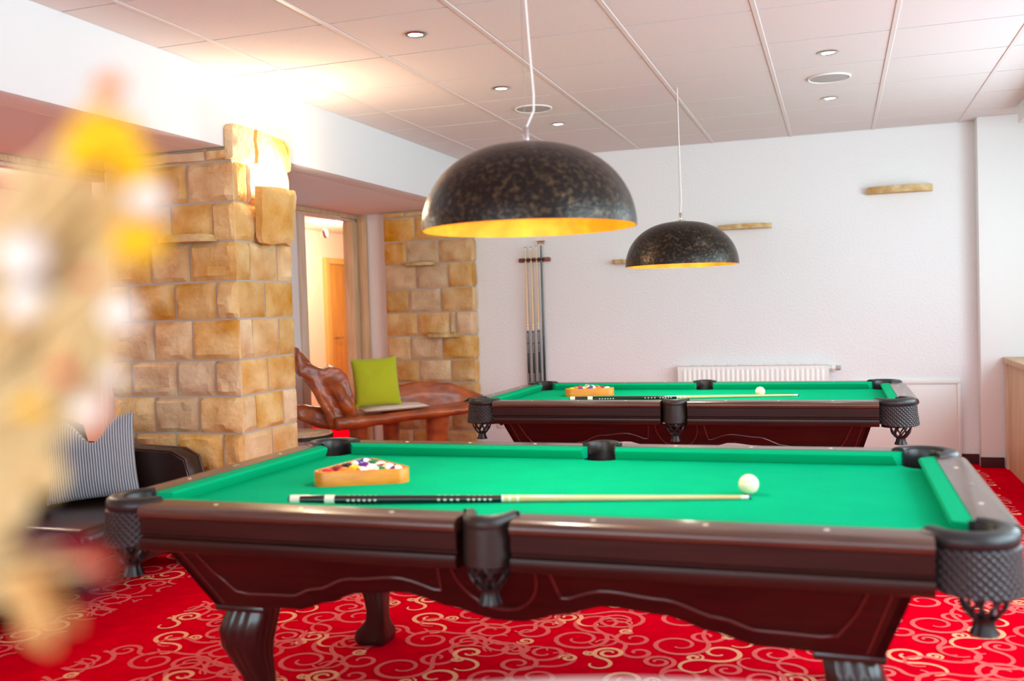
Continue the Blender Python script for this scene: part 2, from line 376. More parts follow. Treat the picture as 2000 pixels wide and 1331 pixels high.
for light in (False, True):
    V = []; F = []
    for ix in range(-6, 3):
        for iy in range(-1, 9):
            ox, oy = ix*T, iy*T + (T/2 if ix % 2 else 0)
            for k, ((vs, fs), lt) in enumerate(motifs):
                if lt != light: continue
                b = len(V); z = .0006 + .00005*k
                V += [(x+ox, y+oy, z) for x, y in vs]
                F += [tuple(b+q for q in f) for f in fs if all(in_band(vs[q][0]+ox) and vs[q][1]+oy < 8.15 for q in f)]
    me = bpy.data.meshes.new('carpet_pattern'); me.from_pydata(V, [], F); me.materials.append(M['swirl2' if light else 'swirl'])
    o = bpy.data.objects.new('carpet_pattern', me); C.objects.link(o); o.parent = floor; o['kind'] = 'stuff'

# ------------------------------------------------------------------ stone pillars
def rock(w, h, dep, seed, m=.006, amp=.022):
    """rough-faced block: local x width, z height, face towards -y; base at y=0 going to dep"""
    bm = nb(); nx, nz = 9, 8; g = []
    for j in range(nz+1):
        row = []
        for i in range(nx+1):
            u, v = i/nx, j/nz; x = m + (w-2*m)*u; z = m + (h-2*m)*v
            e = min(u, 1-u, v, 1-v); k = min(1, e*7)
            p = Vector((x*9+seed*3.7, z*9+seed*1.3, seed*7.1))
            d = (noise.noise(p)*1.0 + noise.noise(p*2.7)*.8 + .6)*amp*k + .004*k
            if 0 < e:
                x += noise.noise(p+Vector((9, 0, 0)))*.006; z += noise.noise(p+Vector((0, 9, 0)))*.006
            row.append(bm.verts.new((x, -.010*min(1, k+.3)-d, z)))
        g.append(row)
    for j in range(nz):
        for i in range(nx): bm.faces.new((g[j][i], g[j][i+1], g[j+1][i+1], g[j+1][i]))
    ring = g[0] + [r[-1] for r in g[1:]] + g[-1][-2::-1] + [r[0] for r in g[-2:0:-1]]
    back = [bm.verts.new((v.co.x, dep, v.co.z)) for v in ring]
    n = len(ring)
    for i in range(n): bm.faces.new((ring[i], back[i], back[(i+1) % n], ring[(i+1) % n]))
    bm.faces.new(back[::-1])
    return bm
seed = [1]
def block(parent, face, a0, a1, z0, z1, plane, dep=.012, amp=.022):
    seed[0] += 1
    bm = rock(a1-a0, z1-z0, dep, seed[0], amp=amp)
    if face == 'front': return fin('stone_block', bm, 'stone', parent, 28, (a0, plane, z0))
    return fin('stone_block', bm, 'stone', parent, 28, (plane, a0, z0), (0, 0, R(90)))
CZ = [0, .035, .249, .463, .677, .883, 1.085, 1.309, 1.519, 1.737, 1.952, 2.174, ZS]
p1 = thing('stone_pillar', 'tall sandstone block pillar with stone sconce beside the leather sofa', 'pillar', (0, 0, 0), 0, 'sandstone pillars')
b = nb(); box(b, (-3.955, 4.522, 0), (-3.112, 5.085, ZS-.002)); fin('mortar_core', b, 'mortar', p1, 0)
JF = {11: [-3.277], 10: [-3.402, -3.70], 9: [-3.514, -3.239], 8: [-3.664, -3.40], 7: [-3.826, -3.509, -3.237], 6: [-3.662, -3.405], 5: [-3.829, -3.518, -3.261], 4: [-3.678, -3.382], 3: [-3.822, -3.544, -3.233], 2: [-3.67, -3.39], 1: [-3.82, -3.52, -3.25], 0: [-3.5]}
JR = {11: [], 10: [4.654, 4.802, 4.93], 9: [4.80], 8: [4.653, 4.93], 7: [4.791], 6: [4.652, 4.924], 5: [4.791], 4: [4.657, 4.942], 3: [4.81], 2: [4.65, 4.93], 1: [4.8], 0: []}
for c in range(12):
    e = [-3.965] + sorted(JF[c]) + [-3.100]
    for a0, a1 in zip(e, e[1:]): block(p1, 'front', a0, a1, CZ[c], CZ[c+1]-(0 if c < 11 else .003), 4.522)
    if c < 11:
        e = [4.523] + JR[c] + [5.092]
        for a0, a1 in zip(e, e[1:]): block(p1, 'right', a0, a1, CZ[c], CZ[c+1], -3.112, amp=.008)
# rounded cap stones standing up in front of the beam
def capstone(y0, y1, z0, z1, rl, rr):
    bm = nb(); out = [(y0, z0), (y1, z0)]
    def arc(cy, cz, r, a0, a1): return [(cy+r*math.cos(lerp(a0, a1, i/6)), cz+r*math.sin(lerp(a0, a1, i/6))) for i in range(7)]
    out += arc(y1-rr, z1[1]-rr, rr, 0, PI/2) if rr else [(y1, z1[1])]
    out += arc(y0+rl, z1[0]-rl, rl, PI/2, PI) if rl else [(y0, z1[0])]
    cyc = sum(p[0] for p in out)/len(out); czc = sum(p[1] for p in out)/len(out)
    k = .94
    loft(bm, [[(-3.135, y, z) for y, z in out], [(-3.105, y, z) for y, z in out], [(-3.088, cyc+(y-cyc)*k, czc+(z-czc)*k) for y, z in out]])
    bmesh.ops.triangulate(bm, faces=[f for f in bm.faces if len(f.verts) > 4]); bmesh.ops.subdivide_edges(bm, edges=bm.edges, cuts=2, use_grid_fill=True)
    for v in bm.verts:
        if v.co.x > -3.095: v.co.x += noise.noise(v.co*14)*.012
    return fin('stone_block', bm, 'stone', p1, 40)
capstone(4.50, 4.722, 2.178, (2.375, 2.375), .045, 0); capstone(4.727, 5.092, 2.178, (2.375, 2.36), 0, .07)
# stone slab sconce hiding an uplight
sl = thing('stone_sconce', 'tilted rough stone slab wall light on the tall sandstone pillar', 'wall light', (-3.045, 4.83, 1.73))
bm = nb()
rings = []
for t, (y0, y1, xo, th) in ((0, (-.12, .15, -.01, .035)), (.12, (-.145, .165, .0, .05)), (.5, (-.165, .175, .012, .056)), (.88, (-.185, .18, .02, .055)), (1, (-.18, .175, .015, .045))):
    z = .315*t
    rings.append([Vector((xo+dx*th, lerp(y0, y1, u), z)) for u, dx in ((0, -.6), (.25, -.8), (.5, -.8), (.75, -.8), (1, -.6), (1, .3), (.8, .75), (.55, 1.1), (.3, .8), (.1, .55), (0, .2))])
loft(bm, rings); bmesh.ops.triangulate(bm, faces=[f for f in bm.faces if len(f.verts) > 4]); bmesh.ops.subdivide_edges(bm, edges=bm.edges, cuts=2, use_grid_fill=True)
for v in bm.verts: v.co += Vector((noise.noise(v.co*9), noise.noise(v.co*9+Vector((5, 0, 0))), noise.noise(v.co*9+Vector((0, 5, 0)))))*.014
fin('slab', bm, 'stone', sl, 50)
b = nb(); box(b, (-.085, -.05, .10), (-.03, .05, .16), .004); fin('lamp_holder', b, 'dark', sl)
b = nb(); lathe(b, [(.001, .16), (.018, .165), (.022, .2), (.012, .232), (.001, .238)], 12, (-.055, 0, 0)); fin('bulb', b, 'bulb', sl)
point('stone_sconce_light', (-3.03, 4.87, 2.13), 34, (1, .82, .55), .05)

p2 = thing('stone_pillar', 'low-relief sandstone pillar on the white wall behind the bench', 'pillar', (0, 0, 0), 0, 'sandstone pillars')
b = nb(); box(b, (-3.962, 8.112, 0), (-3.112, YW-.001, ZS-.002)); fin('mortar_core', b, 'mortar', p2, 0)
J2 = {11: [-3.752, -3.44], 10: [-3.652, -3.34], 9: [-3.743, -3.423], 8: [-3.653, -3.34], 7: [-3.734, -3.418], 6: [-3.655, -3.331, -3.276], 5: [-3.729, -3.414], 4: [-3.65, -3.336], 3: [-3.73, -3.42], 2: [-3.65, -3.34], 1: [-3.73, -3.42], 0: [-3.5]}
C2 = [0, .025, .236, .45, .672, .877, 1.1, 1.313, 1.531, 1.758, 1.97, 2.191, ZS]
for c in range(12):
    e = [-3.97] + J2[c] + [-3.105]
    for a0, a1 in zip(e, e[1:]): block(p2, 'front', a0, a1, C2[c], C2[c+1]-(0 if c < 11 else .003), 8.112, amp=.013)
    if c < 11: block(p2, 'right', 8.113, YW, C2[c], C2[c+1], -3.112, amp=.006)

# stone ledges
def ledge(x0, x1, y, z0, z1, dep, label, group, tilt=0):
    bm = nb(); n = 14; top = []; w_ = x1-x0
    out = [(0, 0)] + [(w_*i/n, -dep*(math.sin(PI*(.06+.88*i/n))**.55) + random.uniform(-.008, .008)) for i in range(n+1)] + [(w_, 0)]
    loft(bm, [[(px, py, tilt*px) for px, py in out], [(px, py*1.02, tilt*px+(z1-z0)*.5) for px, py in out], [(px, py*.96, tilt*px+z1-z0+random.uniform(-.003, .003)) for px, py in out]])
    o = fin('stone_ledge', bm, 'ledge', None, 35, (x0, y, z0))
    return tag(o, label, 'ledge', group)
random.seed(3)
ledge(.235, .715, YW-.001, 2.135, 2.187, .13, 'rough stone ledge on white wall next to the right corner', 'stone ledges')
ledge(-.93, -.50, YW-.001, 1.918, 1.956, .13, 'thin stone ledge on white wall just right of the far lamp', 'stone ledges')
ledge(-1.83, -1.45, YW-.001, 1.678, 1.713, .13, 'stone ledge on white wall half hidden by the far lamp', 'stone ledges')
ledge(-3.56, -3.215, 4.51, 1.735, 1.775, .14, 'rounded stone ledge on the tall sandstone pillar near the yellow flowers', 'stone ledges')
ledge(-3.75, -3.45, 8.10, 1.74, 1.768, .13, 'upper small stone ledge on the pillar behind the bench', 'stone ledges')
ledge(-3.55, -3.24, 8.10, 1.085, 1.115, .13, 'lower small stone ledge on the pillar behind the bench', 'stone ledges')

# ------------------------------------------------------------------ pool tables
ZR, ZCL = .774, .728
def sector(bm, cx, cy, d, half, prof, n=18, sx=1, zf=None, uv=False):
    """sweep a closed (r, z) profile around (cx, cy) over +-half about direction d; sx squeezes it sideways"""
    ux, uy = math.cos(d), math.sin(d); rings = []; ang = []
    for i in range(n+1):
        a = lerp(-half, half, i/n); ring = []; ang.append(a)
        for r, z in prof:
            f = r*math.cos(a); s = r*math.sin(a)*sx
            zz = z if zf is None else zf(a/half, z)
            ring.append((cx+ux*f-uy*s, cy+uy*f+ux*s, zz))
        rings.append(ring)
    vr = loft(bm, rings)
    if uv:
        lay = bm.loops.layers.uv.verify(); idx = {}
        for a, ring in zip(ang, vr):
            for v, (r, z) in zip(ring, prof): idx[v] = (a*.115, v.co.z)
        for f in bm.faces:
            for l in f.loops: l[lay].uv = idx[l.vert]
def make_table(label):
    t = thing('pool_table', label, 'pool table', (0, 0, 0), 0, 'pool tables')
    # bed with pocket cut-outs
    def arc(cx, cy, r, a0, a1, n=8): return [(cx+r*math.cos(lerp(a0, a1, i/n)), cy+r*math.sin(lerp(a0, a1, i/n))) for i in range(n+1)]
    X, Y, r = 1.15, .59, .075; th = math.asin(.03/r)
    out = (arc(X, -Y, r, PI, PI/2) + arc(X, Y, r, -PI/2, -PI) + arc(0, .62, r, -th, -PI+th) + arc(-X, Y, r, 0, -PI/2) + arc(-X, -Y, r, PI/2, 0) + arc(0, -.62, r, PI-th, th))
    bm = nb(); prism(bm, out, lambda x, y: (x, y, .690), lambda x, y: (x, y, ZCL)); fin('cloth_bed', bm, 'felt', t, 30)
    # rails, aprons, cushions
    RP = [(.613, ZR), (.688, ZR), (.703, .7715), (.712, .765), (.7155, .755), (.714, .745), (.706, .738), (.613, .738)]
    AP = [(.62, .737), (.704, .737), (.704, .693), (.701, .690), (.697, .688), (.697, .683), (.705, .681), (.711, .678), (.713, .668), (.712, .655), (.708, .645), (.700, .641), (.62, .641)]
    CP = [(.560, .764), (.566, .770), (.613, .7725), (.613, .729), (.580, .729), (.562, .757)]
    def ext(prof, a0, a1, sy, long, mit=None):
        bm = nb(); rings = []
        for e in (0, 1):
            ring = []
            for tt, z in prof:
                a = (a0, a1)[e]
                if mit: a += mit[e]*(tt-.56)
                ring.append((a, sy*tt, z) if long else (sy*(tt+.56), a, z))
            rings.append(ring)
        loft(bm, rings); return bm
    for sy in (-1, 1):
        for sx in (-1, 1):
            a0, a1 = sorted((sx*.075, sx*1.068))
            r_ = fin('rail', ext(RP, a0, a1, sy, True), 'railtop', t, 50); fin('apron', ext(AP, a0, a1, sy, True), 'wood', t, 25)
            n0, n1 = (.066, 1.045) if sx > 0 else (-1.045, -.066); mi = (-.2, .75) if sx > 0 else (-.75, .2)
            fin('cushion', ext(CP, n0, n1, sy, True, mi), 'cushfelt', t, 30)
            for k in (1, 2, 3):
                b = nb(); lathe(b, [(.007, -.001), (.007, .0006), (.001, .0008)], 10, (sx*k*.28, sy*.6544, ZR)); fin('sight', b, 'sight', r_)
    for sx in (-1, 1):
        r_ = fin('rail', ext(RP, -.508, .508, sx, False), 'railend', t, 50); fin('apron', ext(AP, -.508, .508, sx, False), 'woodend', t, 25)
        fin('cushion', ext(CP, -.485, .485, sx, False, (-.75, .75)), 'cushfelt', t, 30)
        for k in (-1, 1):
            b = nb(); lathe(b, [(.007, -.001), (.007, .0006), (.001, .0008)], 10, (sx*1.2144, k*.28, ZR)); fin('sight', b, 'sight', r_)
        b = nb(); lathe(b, [(.02, -.001), (.02, .0006), (.001, .0008)], 16, (sx*1.225, 0, ZR), sx=.5); fin('name_plate', b, 'steel', r_)
    # pockets
    def pocket(cx, cy, d, corner):
        half = R(112) if corner else R(88); sx = 1 if corner else .72; ro = .112 if corner else .104
        bm = nb(); sector(bm, cx, cy, d, half, [(.064, .742), (.064, .776), (.070, .784), (.082, .787), (ro-.012, .785), (ro-.002, .777), (ro+.002, .764), (ro, .752), (ro-.006, .744)], 24, sx)
        p = fin('pocket', bm, 'leather' if corner else 'strap', t, 40)
        bm = nb()
        if corner:
            prof = [(ro-.004, .75), (ro+.003, .745), (ro+.006, .70), (ro+.014, .655), (ro+.006, .652), (ro-.004, .70)]
            zf = lambda a, z: z if z > .68 else z - .022*math.cos(a*PI/2)+.008
            sector(bm, cx, cy, d, R(104), prof, 24, 1, zf, True); fin('shield', bm, 'quilt', p, 40)
        else:
            prof = [(ro-.006, .755), (ro+.001, .752), (ro+.003, .70), (ro+.004, .655), (ro-.004, .652), (ro-.006, .70)]
            sector(bm, cx, cy, d, R(84), prof, 16, sx, None, True); fin('shield', bm, 'strap', p, 40)
            for s in (-1, 1):
                b = nb(); pts = []
                for z in (.786, .77, .755, .72, .69, .655):
                    a = s*R(84); rr = ro+(.0 if z > .76 else .004); f = rr*math.cos(a); q = rr*math.sin(a)*sx
                    pts.append((cx+math.cos(d)*f-math.sin(d)*q, cy+math.sin(d)*f+math.cos(d)*q, z))
                tube(b, pts, .004, 6); fin('piping', b, 'leather', p)
        bm = nb(); sector(bm, cx, cy, d, R(125) if corner else R(100), [(.0645, .78), (.0655, .78), (.0655, .63), (.0645, .63)], 20, 1 if corner else .95); fin('liner', bm, 'leather', p, 40)
        ox, oy = cx+math.cos(d)*.042, cy+math.sin(d)*.042; z0 = .652 if corner else .66
        bm = nb()
        for fam in (-1, 1):
            for k in range(8):
                a0 = 2*PI*k/8; pts = []
                for i in range(8):
                    q = i/7; a = a0+fam*q*1.0; rr = .050*(1-q)**.0 if False else lerp(.050, .024, q**1.6)+.008*math.sin(PI*q)
                    pts.append((ox+rr*math.cos(a), oy+rr*math.sin(a), lerp(z0, z0-.075, q)))
                tube(bm, pts, .0042, 5)
        lathe(bm, [(.050, z0+.006), (.054, z0+.002), (.050, z0-.004)], 16, (ox, oy, 0), caps=False)
        fin('net', bm, 'leather', p, 60)
        bm = nb(); n = 20; rings = []
        for z, rr in ((z0-.068, .024), (z0-.078, .021), (z0-.092, .023), (z0-.112, .031), (z0-.113, .027), (z0-.092, .018)):
            rings.append([(ox+rr*(1+.08*math.cos(10*2*PI*i/n))*math.cos(2*PI*i/n), oy+rr*(1+.08*math.cos(10*2*PI*i/n))*math.sin(2*PI*i/n), z) for i in range(n)])
        loft(bm, rings, True, False); fin('tassel', bm, 'leather', p, 50)
    for sx in (-1, 1):
        for sy in (-1, 1): pocket(sx*1.145, sy*.585, math.atan2(sy, sx), True)
    for sy in (-1, 1): pocket(0, sy*.622, sy*PI/2, False)
    # cabinet panels with scalloped lower edge
    ZT = .641
    LONG = [(0, .455), (.05, .457), (.15, .488), (.3, .530), (.45, .515), (.6, .468), (.7, .436), (.97, .428)]
    SHORT = [(0, .51), (.2, .49), (.35, .44), (.5, .428)]
    def pt(long, s, a, z, inset=0):
        k = (ZT-z)/(ZT-.428)
        if long: return (a*lerp(1.03, .965, k)/1.03, s*(lerp(.648, .505, k)-inset), z)
        return (s*(lerp(1.03, .965, k)-inset), a*lerp(.648, .505, k)/.648, z)
    for long, tab, half, n in ((True, LONG, 1.03, 44), (False, SHORT, .648, 22)):
        for s in (-1, 1):
            bm = nb(); rings = []
            for i in range(n+1):
                a = lerp(-half, half, i/n); zb = interp(tab, abs(a))
                zs = [ZT, lerp(ZT, zb, .5), zb]
                rings.append([pt(long, s, a, z) for z in zs] + [pt(long, s, a, z, .024) for z in zs[::-1]])
            loft(bm, rings); cp = fin('cabinet_panel', bm, 'cabinet', t, 30)
            def bead(pts, r=.0055):
                b = nb(); tube(b, pts, r, 6); fin('moulding', b, 'bead', cp, 60)
            if long:
                for q in (-1, 1):
                    xs_ = [lerp(.17, .86, i/24) for i in range(25)]
                    bead([pt(True, s, q*(.155+.03*(1-(z-.5)/.14)), z) for z in (.64, .61, .58, .55)] + [pt(True, s, q*x, interp(LONG, x)+.052) for x in xs_[1:]] + [pt(True, s, q*x, z) for x, z in ((.90, .49), (.925, .56), (.935, .64))])
                    bead([pt(True, s, q*.985, z) for z in (.64, .54, .44)], .004)
                bead([pt(True, s, .118*math.sin(a), .62-.125*math.cos(a)) for a in [lerp(-1.72, 1.72, i/20) for i in range(21)]])
            else:
                bead([pt(False, s, -.55, .64), pt(False, s, -.52, .48)] + [pt(False, s, y, interp(SHORT, abs(y))+.05) for y in [lerp(-.5, .5, i/16) for i in range(17)]] + [pt(False, s, .52, .48), pt(False, s, .55, .64)])
    # legs
    for sx in (-1, 1):
        for sy in (-1, 1):
            lx, ly = sx*.885, sy*.415; n = 56; rings = []
            prof = [(.412, .066, 0, 1), (.385, .072, .006, 1), (.34, .074, .016, 1), (.29, .066, .018, 1), (.24, .053, .010, .8), (.19, .043, -.002, .4), (.14, .038, -.008, .1), (.10, .041, -.004, 0), (.075, .052, .008, 0), (.05, .066, .02, .3), (.025, .070, .024, .3), (.008, .066, .022, 0), (0, .056, .02, 0)]
            for z, s_, o_, fl in prof:
                ring = []
                for i in range(n):
                    a = 2*PI*i/n + 1e-3; c_, q = math.cos(a), math.sin(a)
                    rr = s_/((abs(c_)**5+abs(q)**5)**.2)
                    rr *= 1 - .07*fl*(.5+.5*math.cos(14*a))
                    ring.append((lx+sx*o_+rr*c_, ly+sy*o_+rr*q, z))
                rings.append(ring)
            bm = nb(); loft(bm, rings); lg = fin('leg', bm, 'legwood', t, 50)
            bm = nb(); box(bm, (lx-.088, ly-.088, .408), (lx+.088, ly+.088, .430), .008); fin('leg_plate', bm, 'legwood', lg)
    return t
T1 = (-.875, 3.004); T2 = (-.875, 6.05)
t1 = make_table('green pool table with dark carved legs beside the leather sofa'); t1['label'] = 'green pool table with dark carved legs beside the leather sofa'
t1.location = (*T1, 0)
t2 = dup(t1); t2['label'] = 'green pool table standing close to the radiator and white wall'; t2.location = (*T2, 0)

# ------------------------------------------------------------------ cues
def make_cue(label, L=1.405, group='pool cues'):
    t = thing('pool_cue', label, 'cue', (0, 0, 0), 0, group)
    rot = Matrix.Rotation(R(90), 3, 'Y')   # z -> x
    def rad(f): return lerp(.0148, .0062, min(1, max(0, f*1.02)))
    def seg(name, f0, f1, m, k=1.0, n=14):
        b = nb(); N_ = 6
        lathe(b, [(rad(lerp(f0, f1, i/N_))*k, L*lerp(f0, f1, i/N_)) for i in range(N_+1)], n, mtx=rot); return fin(name, b, m, t, 40)
    seg('bumper', 0, .004, 'dark', .9); seg('butt_cap', .004, .026, 'ivory', 1.02); seg('butt_sleeve', .026, .082, 'black'); seg('butt_ring', .082, .104, 'ivory', 1.03)
    seg('handle', .104, .472, 'black'); 
    for f in (.472, .487, .505): seg('joint_ring', f, f+.005, 'ivory', 1.06)
    seg('joint_collar', .477, .505, 'cuewood', 1.03); seg('shaft', .51, .978, 'cuewood'); seg('ferrule', .978, .994, 'ivory', 1.02); seg('tip', .994, 1, 'teal')
    b = nb()
    for f0, n_, dz in ((.135, 6, .012), (.335, 4, .014), (.40, 5, .012)):
        for i in range(n_):
            f = f0+i*dz; r_ = rad(f)
            for a in (0, 1.5, 3.1, 4.7): lathe(b, [(.0001, -.0006), (.0032, 0), (.0001, .0006)], 6, (f*L, -math.cos(a)*(r_-.0002), math.sin(a)*(r_-.0002)), mtx=Matrix.Rotation(a-PI, 3, 'X') @ Matrix.Rotation(R(90), 3, 'X'), sx=1.6)
    fin('inlay', b, 'ivory', t)['kind'] = 'stuff'
    return t
def lay(c, butt, tip):
    d = Vector(tip)-Vector(butt); c.location = butt
    c.rotation_euler = d.to_track_quat('X', 'Z').to_euler()
k = 1.021
cue1 = make_cue('pool cue lying on the green table beside the sofa'); lay(cue1, (-1.622, 2.590, ZCL+.0156), (-.2525, 2.906, ZCL+.0072))
cue2 = dup(cue1); cue2['label'] = 'pool cue lying on the green table close to the radiator'; lay(cue2, (-1.60, 5.80, ZCL+.0156), (-.235, 6.135, ZCL+.0072))
names = ('pool cue in the wall rack, farthest from the black rest stick', 'pool cue in the middle of the three in the wall rack', 'pool cue in the wall rack right beside the black rest stick')
for x, zt, l in zip((-2.617, -2.567, -2.516), (1.866, 1.8655, 1.872), names):
    c = dup(cue1); c['label'] = l; lay(c, (x, YW-.045, zt-1.405), (x, YW-.045, zt))
st = thing('rest_stick', 'long black cue rest with brass cross head in the wall rack', 'cue rest', (-2.472, YW-.045, .46))
b = nb(); tube(b, [(0, 0, 0), (0, 0, 1.41)], [.0125, .008], 12); fin('stick', b, 'black', st)
b = nb(); tube(b, [(0, 0, 1.41), (0, 0, 1.44)], .006, 8); tube(b, [(-.036, 0, 1.448), (.036, 0, 1.448)], .006, 8); tube(b, [(-.03, 0, 1.425), (0, 0, 1.448), (.03, 0, 1.425)], .005, 6); fin('cross_head', b, 'brass', st)
rk = thing('cue_rack', 'red-brown wooden wall rack holding four cues', 'cue rack', (-2.543, YW, 0))
b = nb(); out = [(-.145, 1.735), (-.14, 1.73), (.14, 1.73), (.145, 1.737), (.147, 1.75), (.145, 1.764), (.135, 1.768), (-.135, 1.768), (-.145, 1.762), (-.147, 1.75)]
prism(b, out, lambda x, z: (x, -.001, z), lambda x, z: (x, -.028, z)); fin('top_rail', b, 'redwood', rk, 40)
for x in (-.074, -.024, .027, .071):
    b = nb(); pts = [(x+.021*math.cos(a), -.045-.021*math.sin(a), 1.75) for a in [lerp(PI*1.15, -PI*.15, i/10) for i in range(11)]]
    tube(b, [(pts[0][0], -.026, 1.75)]+pts+[(pts[-1][0], -.026, 1.75)], .005, 6); fin('cue_clip', b, 'dark', rk)
b = nb(); box(b, (-.15, -.075, .43), (.15, -.001, .459), .004); fin('bottom_shelf', b, 'redwood', rk)

# ------------------------------------------------------------------ racks of balls, cue balls, chalk
BR = .0293
def ball_mesh(r):
    bm = nb(); bmesh.ops.create_uvsphere(bm, u_segments=24, v_segments=16, radius=r)
    me = bpy.data.meshes.new('pool_ball'); bm.to_mesh(me); bm.free(); me.polygons.foreach_set('use_smooth', [True]*len(me.polygons)); return me
BC = {'yellow': (248, 186, 20), 'blue': (24, 60, 170), 'red': (206, 36, 26), 'purple': (84, 34, 130), 'orange': (240, 120, 20), 'green': (14, 110, 62), 'maroon': (128, 30, 34), 'black': (16, 16, 18)}
bm_cache = {}
def bmat(c, s):
    if (c, s) not in bm_cache: bm_cache[(c, s)] = ball_mat('ball_'+c+('_striped' if s else ''), BC[c], s)
    return bm_cache[(c, s)]
def triangle(cx, cy, ang, layout, where, grp):
    """front row of five starts at (cx, cy); rows run away from it"""
    d = BR*2+.0004; ca, sa = math.cos(ang), math.sin(ang)
    def P(u, v): return (cx+u*ca-v*sa, cy+u*sa+v*ca)
    i = 0
    for row in range(5):
        for k_ in range(5-row):
            c, s = layout[i]; i += 1
            x, y = P(k_*d+row*d/2, row*d*math.sqrt(3)/2)
            me = ball_mesh(BR); me.materials.append(bmat(c, s)); o = bpy.data.objects.new('pool_ball', me); C.objects.link(o)
            o.location = (x, y, ZCL+BR); o.rotation_euler = (random.uniform(-1, 1), random.uniform(-1, 1), random.uniform(-2.4, -.4))
            tag(o, ('white pool ball with %s stripe in the triangle %s' if s else 'solid %s pool ball in the triangle %s') % (c, where), 'ball', grp)
    corners = [(0, 0), (4*d, 0), (2*d, 4*d*math.sqrt(3)/2)]
    def outl(r): 
        o_ = []
        for (u, v), a0 in zip(corners, (R(150), R(270), R(30))):
            for j in range(11):
                a = a0+R(120)*j/10; o_.append(P(u+r*math.cos(a), v+r*math.sin(a)))
        return o_
    inn, ou = outl(BR+.0015), outl(BR+.0145); ouc = outl(BR+.013); bm = nb(); z0, z1 = ZCL+.0005, ZCL+.050
    loft(bm, [[(x, y, z0) for x, y in inn], [(x, y, z0) for x, y in ou], [(x, y, z1-.003) for x, y in ou], [(x, y, z1) for x, y in ouc], [(x, y, z1) for x, y in inn], [(x, y, z0) for x, y in inn]], True, False)
    bmesh.ops.remove_doubles(bm, verts=bm.verts, dist=1e-6)
    o = fin('ball_triangle', bm, 'rackwood', None, 40)
    tag(o, 'honey-coloured wooden ball triangle %s' % where, 'ball rack', 'ball triangles')
random.seed(11)
Y_, O_, R_, P_, G_, B_, MR_ = 'yellow', 'orange', 'red', 'purple', 'green', 'blue', 'maroon'
L1 = [(R_, 0), (O_, 0), (O_, 1), (G_, 1), (P_, 1), (MR_, 0), (Y_, 0), (R_, 1), (Y_, 1), ('black', 0), (P_, 0), (MR_, 1), (B_, 1), (G_, 0), (B_, 0)]
L2 = [(Y_, 0), (P_, 0), (B_, 0), (O_, 0), (G_, 1), (O_, 1), (Y_, 1), (B_, 1), (MR_, 0), (R_, 0), ('black', 0), (R_, 1), (G_, 0), (P_, 1), (MR_, 1)]
def front(x0, y0, x1, y1):
    a = math.atan2(y1-y0, x1-x0); o = BR+.0145
    return x0+math.cos(a)*o-math.sin(a)*o, y0+math.sin(a)*o+math.cos(a)*o, a
triangle(*front(-1.70, 2.868, -1.403, 2.998), L1, 'on the table beside the sofa', 'balls racked on the table beside the sofa')
triangle(*front(-1.706, 6.10, -1.41, 6.20), L2, 'on the table by the radiator', 'balls racked on the table by the radiator')
M['cueball'] = mat('cue_ball_resin', (250, 238, 196), .12, coat=.4)
for (x, y), r, l in (((-.267, 2.985), .0305, 'cream cue ball on the table beside the sofa'), ((-.465, 6.12), .0305, 'cream cue ball on the table close to the radiator')):
    me = ball_mesh(r); me.materials.append(M['cueball']); o = bpy.data.objects.new('cue_ball', me); C.objects.link(o); o.location = (x, y, ZCL+r+.0004)
    tag(o, l, 'ball', 'cue balls')
b = nb(); box(b, (-.011, -.011, 0), (.011, .011, .022), .002); o = fin('chalk_cube', b, 'chalk', None, 30, (-.955, 2.462, ZCL)); tag(o, 'small turquoise chalk cube against the cushion by the side pocket', 'chalk')

# ------------------------------------------------------------------ dome lamps
def make_lamp(label, loc, zr, power, kink):
    t = thing('dome_lamp', label, 'pendant lamp', (loc[0], loc[1], 0), 0, 'dome pendant lamps')
    r, h = .349, .274
    b = nb(); lathe(b, [(r*math.cos(a)**.82 if a < PI/2-.01 else .02, zr+h*math.sin(a)) for a in [PI/2*i/22 for i in range(23)]], 72); 
    # open shell: drop the flat cap at the rim
    for f in [f for f in b.faces if len(f.verts) > 20 and f.calc_center_median().z < zr+.01]: b.faces.remove(f)
    fin('shade', b, 'shade', t, 60)
    b = nb(); ri = r-.004
    lathe(b, [(r, zr), (ri, zr)] + [(ri*math.cos(a)**.82 if a < PI/2-.01 else .02, zr+(h-.005)*math.sin(a)) for a in [PI/2*i/22 for i in range(1, 23)]], 72, caps=False); fin('gold_lining', b, 'gold', t, 60)
    b = nb(); lathe(b, [(.034, zr+h-.005), (.032, zr+h+.006), (.014, zr+h+.010), (.010, zr+h+.012), (.010, zr+h+.05), (.006, zr+h+.055)], 20); fin('cap', b, 'chrome', t)
    zt = zr+h+.052
    b = nb(); n = 14; pts = []
    for i in range(n+1):
        q = i/n; pts.append((kink*math.sin(min(1, q*9)*PI/2)*(1-q)**1.5*1.2, 0, lerp(zt, ZC, q)))
    tube(b, pts, .0035, 6); fin('cable', b, 'cable', t)
    b = nb(); tube(b, [(-.004, 0, zt), (-.004, 0, ZC)], .0008, 5); fin('suspension_wire', b, 'steel', t)
    b = nb(); lathe(b, [(.020, zr+h-.01), (.020, zr+h-.07)], 16); fin('socket', b, 'white', t)
    b = nb(); lathe(b, [(.014, zr+h-.07), (.03, zr+h-.10), (.042, zr+h-.135), (.034, zr+h-.165), (.001, zr+h-.178)], 20); fin('bulb', b, 'bulb', t)
    point('dome_lamp_light', (loc[0], loc[1], zr+.09), power, (1, .94, .82), .05, 'SPOT', spot=R(146), blend=.35)
    point('dome_lamp_glow', (loc[0], loc[1], zr+.06), power*.11, (1, .92, .75), .045)
    return t
